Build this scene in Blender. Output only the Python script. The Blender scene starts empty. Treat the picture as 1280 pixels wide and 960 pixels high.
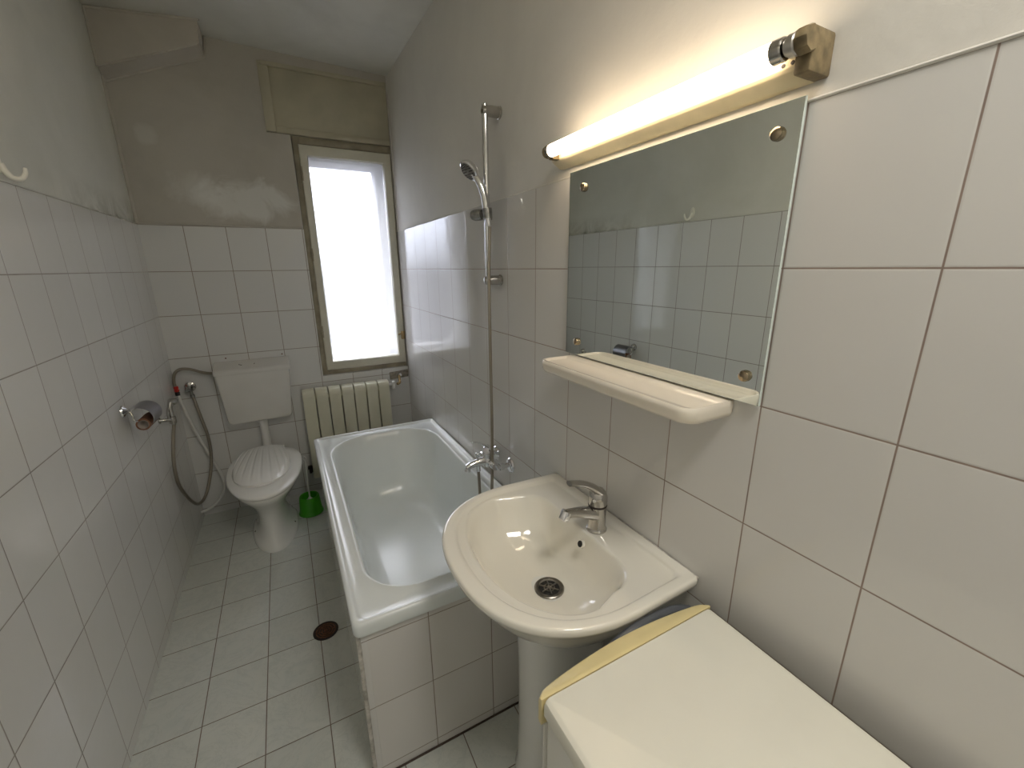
import bpy, bmesh, math, random
from mathutils import Vector, Matrix
random.seed(7)
PI = math.pi
S = bpy.context.scene
COL = S.collection

# ------------------------------------------------------------------ measures (metres)
W = 1.408          # room width, left wall x=0, right wall x=W
ZT = 1.795         # top of the wall tiles
YF = -4.05         # wall behind the viewer
TH = 0.25          # tile height


# ------------------------------------------------------------------ materials
class NT:
    def __init__(s, name):
        s.m = bpy.data.materials.new(name)
        s.m.use_nodes = True
        s.t = s.m.node_tree
        s.p = s.t.nodes['Principled BSDF']

    def n(s, kind, **kw):
        o = s.t.nodes.new(kind)
        for k, v in kw.items():
            setattr(o, k, v)
        return o

    def l(s, a, b):
        s.t.links.new(a, b)

    def math(s, op, a, b=None, c=None):
        o = s.n('ShaderNodeMath', operation=op)
        for i, v in enumerate((a, b, c)):
            if v is None:
                continue
            if isinstance(v, (int, float)):
                o.inputs[i].default_value = v
            else:
                s.l(v, o.inputs[i])
        return o.outputs[0]

    def mix(s, f, a, b):
        o = s.n('ShaderNodeMix', data_type='RGBA')
        for sock, v in ((o.inputs[0], f), (o.inputs[6], a), (o.inputs[7], b)):
            if isinstance(v, (int, float)):
                sock.default_value = v
            elif isinstance(v, tuple):
                sock.default_value = (*v[:3], 1)
            else:
                s.l(v, sock)
        return o.outputs[2]

    def ramp(s, v, p0, p1):
        o = s.n('ShaderNodeMapRange')
        o.clamp = True
        s.l(v, o.inputs[0])
        o.inputs[1].default_value = p0
        o.inputs[2].default_value = p1
        return o.outputs[0]

    def noise(s, vec, scale, detail=3, rough=.5, dist=0):
        o = s.n('ShaderNodeTexNoise')
        o.inputs['Scale'].default_value = scale
        o.inputs['Detail'].default_value = detail
        o.inputs['Roughness'].default_value = rough
        o.inputs['Distortion'].default_value = dist
        s.l(vec, o.inputs['Vector'])
        return o.outputs['Fac']


def plain(name, col, rough=.4, metal=0., spec=.5, coat=0., bump=0., bscale=60., vary=0., vscale=8., trans=0., ior=1.5):
    k = NT(name)
    p = k.p
    p.inputs['Base Color'].default_value = (*col, 1)
    p.inputs['Roughness'].default_value = rough
    p.inputs['Metallic'].default_value = metal
    p.inputs['IOR'].default_value = ior
    p.inputs['Specular IOR Level'].default_value = spec
    p.inputs['Coat Weight'].default_value = coat
    p.inputs['Coat Roughness'].default_value = .06
    p.inputs['Transmission Weight'].default_value = trans
    tc = k.n('ShaderNodeTexCoord')
    if vary:
        nz = k.noise(tc.outputs['Object'], vscale, 4)
        f = k.ramp(nz, .35, .7)
        c2 = tuple(c * (1 - vary) for c in col)
        k.l(k.mix(f, col, c2), p.inputs['Base Color'])
    if bump:
        nz = k.noise(tc.outputs['Object'], bscale, 4)
        b = k.n('ShaderNodeBump')
        b.inputs['Strength'].default_value = bump
        b.inputs['Distance'].default_value = .002
        k.l(nz, b.inputs['Height'])
        k.l(b.outputs[0], p.inputs['Normal'])
    return k.m


def tiles(name, ua, u0, tw, va, v0, th, col, grout, gw=.0028, rough=.09, tilt=.004, mottle=None, vary=.02):
    """glazed tiles on a grid in metres; ua/va are the axes (0,1,2) of the two grid directions"""
    k = NT(name)
    tc = k.n('ShaderNodeTexCoord')
    sp = k.n('ShaderNodeSeparateXYZ')
    k.l(tc.outputs['Object'], sp.inputs[0])
    U = k.math('SUBTRACT', sp.outputs[ua], u0)
    V = k.math('SUBTRACT', sp.outputs[va], v0)
    du = k.math('PINGPONG', U, tw / 2)
    dv = k.math('PINGPONG', V, th / 2)
    # pingpong has its zeros every 2*(t/2)=t
    d = k.math('MINIMUM', du, dv)
    g = k.ramp(d, gw * .35, gw * .65)           # 0 in the joint, 1 on the tile
    edge = k.ramp(d, gw * .4, gw * .4 + .0025)
    cu = k.math('FLOOR', k.math('DIVIDE', U, tw))
    cv = k.math('FLOOR', k.math('DIVIDE', V, th))
    cb = k.n('ShaderNodeCombineXYZ')
    k.l(cu, cb.inputs[0])
    k.l(cv, cb.inputs[1])
    wn = k.n('ShaderNodeTexWhiteNoise')
    wn.noise_dimensions = '3D'
    k.l(cb.outputs[0], wn.inputs['Vector'])
    base = k.mix(k.math('MULTIPLY', wn.outputs['Value'], 1.0), col, tuple(c * (1 - vary * 2) for c in col))
    if mottle:
        off = k.n('ShaderNodeVectorMath', operation='MULTIPLY_ADD')
        k.l(wn.outputs['Color'], off.inputs[0])
        off.inputs[1].default_value = (9, 9, 9)
        k.l(tc.outputs['Object'], off.inputs[2])
        nz = k.noise(off.outputs[0], 11, 6, .62, 1.6)
        f = k.ramp(nz, .47, .66)
        base = k.mix(k.math('MULTIPLY', f, .75), base, mottle)
        nz2 = k.noise(off.outputs[0], 5, 5, .7, 3.5)
        vein = k.math('SUBTRACT', 1.0, k.ramp(k.math('ABSOLUTE', k.math('SUBTRACT', nz2, .5)), 0.0, .035))
        base = k.mix(k.math('MULTIPLY', vein, .3), base, tuple(c * .8 for c in mottle))
    gn = k.noise(tc.outputs['Object'], 14, 3)
    gcol = k.mix(gn, tuple(c * .7 for c in grout), tuple(min(1, c * 1.45) for c in grout))
    k.l(k.mix(g, gcol, base), k.p.inputs['Base Color'])
    r = k.n('ShaderNodeMapRange')
    k.l(g, r.inputs[0])
    r.inputs[3].default_value = .8
    r.inputs[4].default_value = rough
    k.l(r.outputs[0], k.p.inputs['Roughness'])
    ge = k.n('ShaderNodeNewGeometry')
    cen = k.n('ShaderNodeVectorMath', operation='SUBTRACT')
    k.l(wn.outputs['Color'], cen.inputs[0])
    cen.inputs[1].default_value = (.5, .5, .5)
    sc = k.n('ShaderNodeVectorMath', operation='MULTIPLY_ADD')
    k.l(cen.outputs[0], sc.inputs[0])
    sc.inputs[1].default_value = (tilt, tilt, tilt)
    k.l(ge.outputs['Normal'], sc.inputs[2])
    nm = k.n('ShaderNodeVectorMath', operation='NORMALIZE')
    k.l(sc.outputs[0], nm.inputs[0])
    wav = k.noise(tc.outputs['Object'], 7, 2)
    b0 = k.n('ShaderNodeBump')
    b0.inputs['Strength'].default_value = .35
    b0.inputs['Distance'].default_value = .003
    k.l(wav, b0.inputs['Height'])
    k.l(nm.outputs[0], b0.inputs['Normal'])
    b = k.n('ShaderNodeBump')
    b.inputs['Strength'].default_value = .35
    b.inputs['Distance'].default_value = .0008
    k.l(edge, b.inputs['Height'])
    k.l(b0.outputs[0], b.inputs['Normal'])
    k.l(b.outputs[0], k.p.inputs['Normal'])
    return k.m


def plaster(name, col, dark, patch=None, mould=None):
    """matt wall paint with uneven coverage; patch = (x, z, rx, rz) a repainted area; mould = height of a grubby line"""
    k = NT(name)
    tc = k.n('ShaderNodeTexCoord')
    P = tc.outputs['Object']
    n1 = k.noise(P, 2.2, 6, .6, .4)
    base = k.mix(k.ramp(n1, .35, .7), col, dark)
    sp = k.n('ShaderNodeSeparateXYZ')
    k.l(P, sp.inputs[0])
    n3 = k.noise(P, 6, 5, .65, 1.0)
    if patch:
        for (px, pz, rx, rz, amt) in patch:
            a = k.math('DIVIDE', k.math('SUBTRACT', sp.outputs[0], px), rx)
            c = k.math('DIVIDE', k.math('SUBTRACT', sp.outputs[2], pz), rz)
            r2 = k.math('ADD', k.math('MULTIPLY', a, a), k.math('MULTIPLY', c, c))
            r2 = k.math('ADD', r2, k.math('MULTIPLY', k.math('SUBTRACT', n3, .5), 3.2))
            f = k.math('MULTIPLY', k.math('SUBTRACT', 1.0, k.ramp(r2, .3, 1.25)), amt)
            base = k.mix(f, base, (.76, .76, .73))
    if mould:
        h = k.math('SUBTRACT', 1.0, k.ramp(sp.outputs[2], mould, mould + .13))
        yy = k.ramp(sp.outputs[1], -1.1, -.35)
        f = k.math('MULTIPLY', k.math('MULTIPLY', h, yy), k.ramp(n3, .38, .62))
        base = k.mix(k.math('MULTIPLY', f, .75), base, (.24, .235, .17))
    k.l(base, k.p.inputs['Base Color'])
    k.p.inputs['Roughness'].default_value = .75
    k.p.inputs['Specular IOR Level'].default_value = .25
    n2 = k.noise(P, 22, 6, .65)
    b = k.n('ShaderNodeBump')
    b.inputs['Strength'].default_value = .35
    b.inputs['Distance'].default_value = .004
    k.l(n2, b.inputs['Height'])
    k.l(b.outputs[0], k.p.inputs['Normal'])
    return k.m


GROUT = (.24, .205, .17)
TW = (.71, .71, .695)
M = {}
M['t_left'] = tiles('tile_left', 1, -1.629, .1913, 2, ZT, TH, TW, (.26, .24, .22), gw=.0034)
M['t_back'] = tiles('tile_back', 0, -.0036, .203, 2, ZT, TH, (.67, .67, .66), GROUT, gw=.0034)
M['t_right'] = tiles('tile_right', 1, -2.8707, .2046, 2, ZT, TH, (.63, .62, .60), (.25, .19, .16), gw=.0026)  # same tile as the left wall; darker colour stands in for dimmer light
M['t_sill'] = tiles('tile_sill', 0, 1.0164, .203, 2, 9.0, 20, (.7, .7, .69), GROUT, gw=.0028)
M['t_floor'] = tiles('tile_floor', 0, -.011, .2005, 1, -1.6086, .2094, (.60, .62, .585), (.15, .115, .09), gw=.0032,
                     rough=.2, tilt=.008, mottle=(.53, .565, .54), vary=.03)
M['t_bath_f'] = tiles('tile_bath_front', 0, .8935, .208, 2, .5325, TH, (.66, .64, .615), GROUT, gw=.0030)
M['t_bath_s'] = tiles('tile_bath_side', 1, -2.055, .2046, 2, .5325, TH, (.66, .65, .63), GROUT, gw=.0030)
M['plaster_left'] = plaster('plaster_left', (.72, .715, .66), (.63, .63, .575), mould=ZT)
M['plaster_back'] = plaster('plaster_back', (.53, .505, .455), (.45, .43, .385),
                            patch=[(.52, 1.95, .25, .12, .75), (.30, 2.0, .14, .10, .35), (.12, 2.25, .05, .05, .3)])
M['plaster_right'] = plaster('plaster_right', (.70, .68, .63), (.63, .61, .57))
M['ceiling'] = plaster('ceiling_paint', (.68, .675, .63), (.58, .575, .53))
M['caulk'] = plain('caulk', (.56, .53, .47), .6, vary=.2)
M['duct'] = plaster('duct_paint', (.58, .545, .49), (.50, .47, .42))
M['frame_dark'] = plain('window_outer_frame_paint', (.36, .32, .23), .5, vary=.35, vscale=12, bump=.2)
M['sash'] = plain('window_sash_paint', (.62, .60, .50), .35, vary=.12, vscale=10)
M['shutter'] = plain('shutter_board_paint', (.50, .47, .355), .5, vary=.2, vscale=5, bump=.15)
M['concrete'] = plain('outside_reveal', (.62, .62, .62), .9)
M['chrome'] = plain('chrome', (.78, .78, .79), .09, metal=1.)
M['chrome_dull'] = plain('chrome_dull', (.50, .485, .46), .18, metal=1.)
M['steel'] = plain('brushed_steel', (.55, .53, .50), .32, metal=1.)
M['steel_dark'] = plain('tarnished_steel', (.30, .28, .25), .3, metal=1., vary=.3, vscale=60)
M['chrome_dark'] = plain('worn_chrome', (.42, .42, .41), .25, metal=1., vary=.4, vscale=60)
M['braid'] = plain('braided_hose', (.30, .27, .225), .36, metal=.8, bump=1.0, bscale=420)
M['enamel'] = plain('bath_enamel', (.75, .79, .79), .19, coat=.0, vary=.03, vscale=5)
M['ceramic'] = plain('sink_ceramic', (.80, .775, .70), .07, coat=.5)
M['wc'] = plain('toilet_ceramic', (.76, .76, .73), .09, coat=.4)
M['wc_plastic'] = plain('toilet_seat_plastic', (.80, .80, .78), .22)
M['cistern'] = plain('cistern_plastic', (.66, .65, .62), .24, vary=.04)
M['white_pvc'] = plain('white_pipe', (.72, .72, .70), .3)
M['radiator'] = plain('radiator_enamel', (.64, .63, .50), .32, vary=.05)
M['machine'] = plain('machine_enamel', (.755, .74, .655), .28, vary=.05, vscale=6)
M['machine_side'] = plain('machine_side', (.74, .73, .68), .35)
M['yellowed'] = plain('yellowed_plastic', (.80, .68, .36), .28, vary=.12, vscale=7)
M['yellow_lamp'] = plain('yellowed_batten', (.70, .62, .42), .4, vary=.12, vscale=20)
M['lamp_cap'] = plain('grimy_end_cap', (.25, .19, .10), .55, vary=.5, vscale=60)
M['shelf'] = plain('shelf_ceramic', (.80, .74, .64), .12, coat=.4)
M['black'] = plain('black_hole', (.012, .012, .012), .6)
M['rust'] = plain('rusty_drain', (.20, .085, .045), .5, metal=.3, vary=.6, vscale=70)
M['drain_dark'] = plain('drain_dark', (.03, .02, .017), .6)
M['cardboard'] = plain('cardboard', (.22, .10, .055), .9, vary=.3, vscale=40)
M['paper'] = plain('leftover_paper', (.62, .57, .52), .9)
M['green'] = plain('green_plastic', (.045, .34, .006), .35, vary=.1)
M['red'] = plain('red_plastic', (.55, .03, .02), .35)
M['rubber'] = plain('black_rubber', (.02, .02, .02), .6)
M['greyblue'] = plain('grey_blue_plastic', (.09, .10, .12), .35)
M['flap'] = plain('brushed_flap', (.27, .27, .295), .34, metal=1.)
M['brass'] = plain('old_brass', (.45, .33, .17), .4, metal=.9, vary=.4, vscale=60)
M['mortar'] = plain('bare_mortar', (.33, .30, .25), .9, vary=.45, vscale=45, bump=.6, bscale=90)
M['joint'] = plain('dirty_joint', (.07, .05, .04), .8)
M['silicone'] = plain('grubby_silicone', (.60, .57, .52), .5, vary=.5, vscale=50)
M['hook'] = plain('hook_plastic', (.82, .80, .72), .3)
M['mirror'] = plain('mirror_silver', (.86, .91, .885), .0, metal=1.)
M['mirror_edge'] = plain('mirror_edge', (.62, .70, .66), .15)
M['mirror_screw'] = plain('aged_nickel', (.36, .29, .20), .2, metal=1.)


def emissive(name, col, strength):
    k = NT(name)
    k.p.inputs['Base Color'].default_value = (.8, .8, .8, 1)
    k.p.inputs['Emission Color'].default_value = (*col, 1)
    k.p.inputs['Emission Strength'].default_value = strength
    return k.m


M['tube'] = emissive('lit_tube', (1.0, .79, .56), 7.5)


def frosted():
    k = NT('frosted_glass')
    t = k.t
    t.nodes.remove(k.p)
    out = t.nodes['Material Output']
    tr = k.n('ShaderNodeBsdfTranslucent')
    tr.inputs[0].default_value = (.90, .91, .95, 1)
    rf = k.n('ShaderNodeBsdfRefraction')
    rf.inputs['Color'].default_value = (.96, .965, 1, 1)
    rf.inputs['Roughness'].default_value = .24
    rf.inputs['IOR'].default_value = 1.12
    gl = k.n('ShaderNodeBsdfGlossy')
    gl.inputs['Roughness'].default_value = .25
    m1 = k.n('ShaderNodeMixShader')
    m1.inputs[0].default_value = .28
    k.l(rf.outputs[0], m1.inputs[1])
    k.l(tr.outputs[0], m1.inputs[2])
    m2 = k.n('ShaderNodeMixShader')
    m2.inputs[0].default_value = .05
    k.l(m1.outputs[0], m2.inputs[1])
    k.l(gl.outputs[0], m2.inputs[2])
    k.l(m2.outputs[0], out.inputs[0])
    return k.m


M['frost'] = frosted()


# ------------------------------------------------------------------ mesh helpers
def finish(bm, name, mats, parent=None, smooth=30, kind=None, base=None):
    bmesh.ops.recalc_face_normals(bm, faces=bm.faces[:])
    off = Vector((0, 0, 0))
    if parent is not None:
        off = parent.matrix_world.translation if False else Vector(parent['_base'])
    elif base is not None:
        off = Vector(base)
    bmesh.ops.translate(bm, verts=bm.verts[:], vec=-off)
    me = bpy.data.meshes.new(name)
    bm.to_mesh(me)
    bm.free()
    if not isinstance(mats, (list, tuple)):
        mats = [mats]
    for m in mats:
        me.materials.append(m)
    if smooth:
        me.shade_smooth()
        me.set_sharp_from_angle(angle=math.radians(smooth))
    o = bpy.data.objects.new(name, me)
    COL.objects.link(o)
    if parent is not None:
        o.parent = parent
        o['_base'] = parent['_base']
    else:
        o.location = off
        o['_base'] = tuple(off)
    if kind:
        o['kind'] = kind
    return o


def thing(name, label, cat, base, group=None):
    o = bpy.data.objects.new(name, None)
    COL.objects.link(o)
    o.location = base
    o.empty_display_size = .05
    o['_base'] = tuple(base)
    o['label'] = label
    o['category'] = cat
    if group:
        o['group'] = group
    return o


def tag(o, label, cat, group=None):
    o['label'] = label
    o['category'] = cat
    if group:
        o['group'] = group
    return o


def box(bm, x0, x1, y0, y1, z0, z1, bev=0, seg=2, mi=0):
    vs = [bm.verts.new(p) for p in ((x0, y0, z0), (x1, y0, z0), (x1, y1, z0), (x0, y1, z0),
                                    (x0, y0, z1), (x1, y0, z1), (x1, y1, z1), (x0, y1, z1))]
    fs = [bm.faces.new([vs[i] for i in q]) for q in ((0, 3, 2, 1), (4, 5, 6, 7), (0, 1, 5, 4), (1, 2, 6, 5), (2, 3, 7, 6), (3, 0, 4, 7))]
    for f in fs:
        f.material_index = mi
    if bev:
        es = list({e for f in fs for e in f.edges})
        bmesh.ops.bevel(bm, geom=es, offset=bev, segments=seg, affect='EDGES', profile=.5)
    return bm


def prism(bm, pts, axis, a, b, bev=0, seg=2, mi=0):
    """extrude a polygon given in the two other axes along axis (0,1,2) from a to b"""
    def P(u, v, w):
        return {0: (w, u, v), 1: (u, w, v), 2: (u, v, w)}[axis]
    A = [bm.verts.new(P(u, v, a)) for u, v in pts]
    B = [bm.verts.new(P(u, v, b)) for u, v in pts]
    n = len(pts)
    fs = [bm.faces.new(A), bm.faces.new(list(reversed(B)))]
    for i in range(n):
        fs.append(bm.faces.new((A[i], B[i], B[(i + 1) % n], A[(i + 1) % n])))
    for f in fs:
        f.material_index = mi
    if bev:
        es = list({e for f in fs for e in f.edges})
        bmesh.ops.bevel(bm, geom=es, offset=bev, segments=seg, affect='EDGES', profile=.5)
    return bm


def loft(bm, rings, cap0=True, cap1=True, closed=True, mi=0):
    R = [[bm.verts.new(p) for p in r] for r in rings]
    n = len(rings[0])
    for a, b in zip(R, R[1:]):
        for i in range(n if closed else n - 1):
            f = bm.faces.new((a[i], a[(i + 1) % n], b[(i + 1) % n], b[i]))
            f.material_index = mi
    if cap0:
        bm.faces.new(R[0]).material_index = mi
    if cap1:
        bm.faces.new(R[-1]).material_index = mi
    return bm


def frame_from(d):
    d = Vector(d).normalized()
    up = Vector((0, 0, 1)) if abs(d.z) < .92 else Vector((0, 1, 0))
    a = d.cross(up).normalized()
    return a, a.cross(d).normalized(), d


def lathe(bm, prof, origin, axis=(0, 0, 1), n=28, cap0=True, cap1=True, mi=0, sx=1., sy=1.):
    """prof: list of (radius, height along axis)"""
    a, b, d = frame_from(axis)
    o = Vector(origin)
    rings = []
    for r, h in prof:
        r = max(r, 1e-5)
        rings.append([o + d * h + a * (r * sx * math.cos(2 * PI * i / n)) + b * (r * sy * math.sin(2 * PI * i / n)) for i in range(n)])
    return loft(bm, rings, cap0, cap1, mi=mi)


def smooth_path(pts, sub=8):
    P = [Vector(p) for p in pts]
    if len(P) < 3:
        return P
    Q = [P[0] * 2 - P[1]] + P + [P[-1] * 2 - P[-2]]
    out = []
    for i in range(1, len(Q) - 2):
        p0, p1, p2, p3 = Q[i - 1:i + 3]
        for j in range(sub):
            t = j / sub
            out.append(.5 * ((2 * p1) + (p2 - p0) * t + (2 * p0 - 5 * p1 + 4 * p2 - p3) * t * t + (3 * p1 - p0 - 3 * p2 + p3) * t ** 3))
    out.append(P[-1])
    return out


def tube(bm, pts, r, n=12, sub=8, smooth=True, mi=0, flat=None, cap=True):
    """sweep a circle along pts; r a number or list per control point; flat=(factor a, factor b)"""
    P = smooth_path(pts, sub) if smooth and len(pts) > 2 else [Vector(p) for p in pts]
    m = len(P)
    if isinstance(r, (int, float)):
        rr = [r] * m
    else:
        rr = []
        k = len(r) - 1
        for i in range(m):
            t = i / (m - 1) * k
            j = min(int(t), k - 1)
            rr.append(r[j] + (r[j + 1] - r[j]) * (t - j))
    rings = []
    d0 = (P[1] - P[0]).normalized()
    a, b, _ = frame_from(d0)
    for i in range(m):
        d = (P[min(i + 1, m - 1)] - P[max(i - 1, 0)]).normalized()
        a = (a - d * a.dot(d)).normalized()
        b = d.cross(a).normalized()
        fa, fb = flat if flat else (1, 1)
        rings.append([P[i] + a * (rr[i] * fa * math.cos(2 * PI * k / n)) + b * (rr[i] * fb * math.sin(2 * PI * k / n)) for k in range(n)])
    return loft(bm, rings, cap, cap, mi=mi)


def rrect(x0, x1, y0, y1, r, z, n=10):
    """rounded rectangle ring; r number or (r at x0y0, x1y0, x1y1, x0y1)"""
    if isinstance(r, (int, float)):
        r = (r,) * 4
    out = []
    for (cx, cy, a0, q) in ((x0, y0, PI, r[0]), (x1, y0, 1.5 * PI, r[1]), (x1, y1, 0, r[2]), (x0, y1, .5 * PI, r[3])):
        sx = 1 if cx == x0 else -1
        sy = 1 if cy == y0 else -1
        for i in range(n + 1):
            a = a0 + .5 * PI * i / n
            out.append((cx + sx * q + q * math.cos(a), cy + sy * q + q * math.sin(a), z))
    return out


def dring(xm, xf, xb, yc, hw, nf, nb, z, n=112, tilt=0.):
    """D-shaped ring: curved front towards -x, squarer back towards +x"""
    out = []
    for i in range(n):
        t = 2 * PI * i / n
        c, s = math.cos(t), math.sin(t)
        if c < 0:
            x = xm - (xm - xf) * abs(c) ** (2 / nf)
            y = hw * math.copysign(abs(s) ** (2 / nf), s)
        else:
            x = xm + (xb - xm) * abs(c) ** (2 / nb)
            y = hw * math.copysign(abs(s) ** (2 / nb), s)
        out.append((x, yc + y, z + tilt * (x - xm)))
    return out


def dring2(xm, xf, xb, yc, hw, hb, nf, rc, z, nq=30, ns=8, nc=5, nk=12):
    """superelliptic front, straight sides tapering to half width hb at the back, small corners rc"""
    half = []
    for i in range(nq + 1):
        t = .5 * PI * i / nq
        half.append((xm - (xm - xf) * math.cos(t) ** (2 / nf), hw * math.sin(t) ** (2 / nf)))
    for i in range(1, ns + 1):
        t = i / ns
        half.append((xm + (xb - rc - xm) * t, hw + (hb - hw) * t))
    for i in range(1, nc + 1):
        a = .5 * PI * i / nc
        half.append((xb - rc + rc * math.sin(a), hb - rc + rc * math.cos(a)))
    for i in range(1, nk + 1):
        half.append((xb, (hb - rc) * (1 - i / nk)))
    full = [(x, yc + y, z) for x, y in half] + [(x, yc - y, z) for x, y in reversed(half[1:-1])]
    return full


# ------------------------------------------------------------------ the room
def ceil_z(x, y):
    return 2.765 - .035 * x / W + .03 * y


bm = bmesh.new()
box(bm, -.12, W + .12, YF - .1, .3, -.1, 0)
finish(bm, 'floor', M['t_floor'], kind='structure', smooth=0)

bm = bmesh.new()
cs = [(-.1, YF - .1), (W + .1, YF - .1), (W + .1, .1), (-.1, .1)]
lo = [bm.verts.new((x, y, ceil_z(x, y))) for x, y in cs]
hi = [bm.verts.new((x, y, 2.95)) for x, y in cs]
bm.faces.new(lo)
bm.faces.new(hi)
for i in range(4):
    bm.faces.new((lo[i], lo[(i + 1) % 4], hi[(i + 1) % 4], hi[i]))
finish(bm, 'ceiling', M['ceiling'], kind='structure', smooth=0)

# side walls: tiles to ZT, plaster set back a few millimetres above
bm = bmesh.new()
box(bm, -.1, 0, YF, 0, 0, ZT, mi=0)
box(bm, -.1, -.007, YF, 0, ZT, 2.95, mi=1)
finish(bm, 'wall_left', [M['t_left'], M['plaster_left']], kind='structure', smooth=0)
bm = bmesh.new()
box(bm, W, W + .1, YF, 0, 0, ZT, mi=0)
box(bm, W + .006, W + .1, YF, 0, ZT, 2.95, mi=1)
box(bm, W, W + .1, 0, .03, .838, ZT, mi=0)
box(bm, W, W + .1, 0, .30, ZT, 2.95, mi=1)
box(bm, W, W + .1, .03, .30, .838, ZT, mi=1)
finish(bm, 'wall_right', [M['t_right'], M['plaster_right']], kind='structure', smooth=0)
bm = bmesh.new()
box(bm, -.1, W + .1, YF - .1, YF, 0, ZT, mi=0)
box(bm, -.1, W + .1, YF - .1, YF - .006, ZT, 2.95, mi=1)
finish(bm, 'wall_front', [M['t_back'], M['plaster_left']], kind='structure', smooth=0)

WX = .818          # window opening, left edge
WZ = .838          # sill
WT = 2.328         # head of the opening
SX = .690          # shutter box, left edge
bm = bmesh.new()
box(bm, -.1, WX, 0, .3, 0, ZT, mi=0)
box(bm, WX, W + .1, 0, .3, 0, WZ - .004, mi=0)
box(bm, -.1, WX - .004, .007, .3, ZT, WT, mi=1)
box(bm, -.1, SX, .007, .3, WT, 2.95, mi=1)
box(bm, SX, W + .1, .007, .3, 2.69, 2.95, mi=1)
box(bm, SX, W + .1, .035, .3, WT, 2.69, mi=1)
finish(bm, 'wall_back', [M['t_back'], M['plaster_back']], kind='structure', smooth=0)

bm = bmesh.new()      # tiled sill board
box(bm, WX, W, -.002, .04, WZ - .004, WZ, bev=.001, seg=1)
finish(bm, 'trim_1', M['t_sill'], kind='structure')

# caulk beads and the rounded plaster lip over the tiles
bm = bmesh.new()
tube(bm, [(-.002, .002, ZT + .005), (-.001, .003, 2.1), (-.002, .002, 2.49)], .0085, n=8)
finish(bm, 'trim_2', M['caulk'], kind='structure')
bm = bmesh.new()
tube(bm, [(0, .001, ZT + .004), (.3, .002, ZT + .007), (.6, .0, ZT + .004), (WX - .006, .001, ZT + .006)], .006, n=8)
finish(bm, 'trim_3', M['plaster_back'], kind='structure')
bm = bmesh.new()
tube(bm, [(-.001, YF, ZT + .003), (-.001, -2, ZT + .004), (-.002, -1, ZT + .003), (0, 0, ZT + .003)], .004, n=8)
finish(bm, 'trim_4', M['plaster_left'], kind='structure')
bm = bmesh.new()
tube(bm, [(W + .001, YF, ZT + .001), (W, -2.7, ZT + .002), (W + .002, -1.5, ZT + .001), (W + .001, 0, ZT + .002)], .0028, n=8)
finish(bm, 'trim_5', M['plaster_right'], kind='structure')

# boxed-in duct in the upper left corner, bottom edge rising to the right
bm = bmesh.new()
DR = .462
pts_f = [(-.003, -.045, 2.515), (DR - .018, -.185, 2.640)]
pts_b = [(-.003, .007, 2.470), (DR - .018, .007, 2.652)]
v = {}
for nm, p in (('fl', pts_f[0]), ('fr', pts_f[1]), ('bl', pts_b[0]), ('br', pts_b[1]),
              ('Fl', (-.003, -.045, 2.9)), ('Fr', (DR, -.185, 2.9)), ('Bl', (-.003, .007, 2.9)), ('Br', (DR, .007, 2.9))):
    v[nm] = bm.verts.new(p)
for q in (('fl', 'fr', 'Fr', 'Fl'), ('fr', 'br', 'Br', 'Fr'), ('bl', 'br', 'fr', 'fl'), ('bl', 'fl', 'Fl', 'Bl'), ('bl', 'Bl', 'Br', 'br'), ('Fl', 'Fr', 'Br', 'Bl')):
    bm.faces.new([v[k] for k in q])
bmesh.ops.bevel(bm, geom=[e for e in bm.edges], offset=.006, segments=2, affect='EDGES')
finish(bm, 'trim_6', M['duct'], kind='structure')
bm = bmesh.new()
tube(bm, [(0, .004, 2.468), (.22, .004, 2.562), (DR - .018, .003, 2.651)], .006, n=8)
tube(bm, [(DR - .016, .003, 2.652), (DR, .003, 2.755)], .006, n=8)
tube(bm, [(-.002, -.05, 2.515), (-.002, -.05, 2.76)], .006, n=8)
tube(bm, [(0, -.052, 2.757), (DR, -.19, 2.745)], .006, n=8)
finish(bm, 'trim_7', M['caulk'], kind='structure')

# roller shutter box cover above the window
sb = thing('shutter_box', 'yellowed board cover of the roller shutter box above the window', 'shutter box', (1.05, .03, 2.34))
bm = bmesh.new()
box(bm, SX + .002, W - .002, .012, .034, WT + .004, 2.688, bev=.003)
finish(bm, 'cover_panel', M['shutter'], sb)
bm = bmesh.new()
box(bm, SX, SX + .052, .002, .03, WT + .006, 2.690, bev=.003)
finish(bm, 'side_strip', M['shutter'], sb)
bm = bmesh.new()
box(bm, SX + .01, W - .003, -.004, .026, 2.668, 2.690, bev=.004)
box(bm, SX + .052, W - .003, .004, .03, WT + .002, WT + .036, bev=.004)
finish(bm, 'rail', M['shutter'], sb)

# window
win = thing('window_1', 'narrow white window with frosted pane', 'window', (1.11, .04, WZ))
del win['label'], win['category']
win['kind'] = 'structure'
FY0, FY1 = .026, .085
bm = bmesh.new()
for a in ((WX + .001, WX + .040, WZ + .001, WT), (W - .022, W - .001, WZ + .001, WT)):
    box(bm, a[0], a[1], FY0, FY1, a[2], a[3], bev=.003)
box(bm, WX + .040, W - .022, FY0, FY1, 2.288, WT, bev=.003)
box(bm, WX + .040, W - .022, FY0, FY1, WZ + .001, .866, bev=.003)
finish(bm, 'window_frame', M['frame_dark'], win)
# sash: mitred, with a chamfered glazing rebate
sx0, sx1, sz0, sz1 = .850, W - .006, .872, 2.284
gx0, gx1, gz0, gz1 = .896, 1.352, .930, 2.222
bm = bmesh.new()


def rect(x0, x1, z0, z1, y):
    return [(x0, y, z0), (x1, y, z0), (x1, y, z1), (x0, y, z1)]


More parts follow.
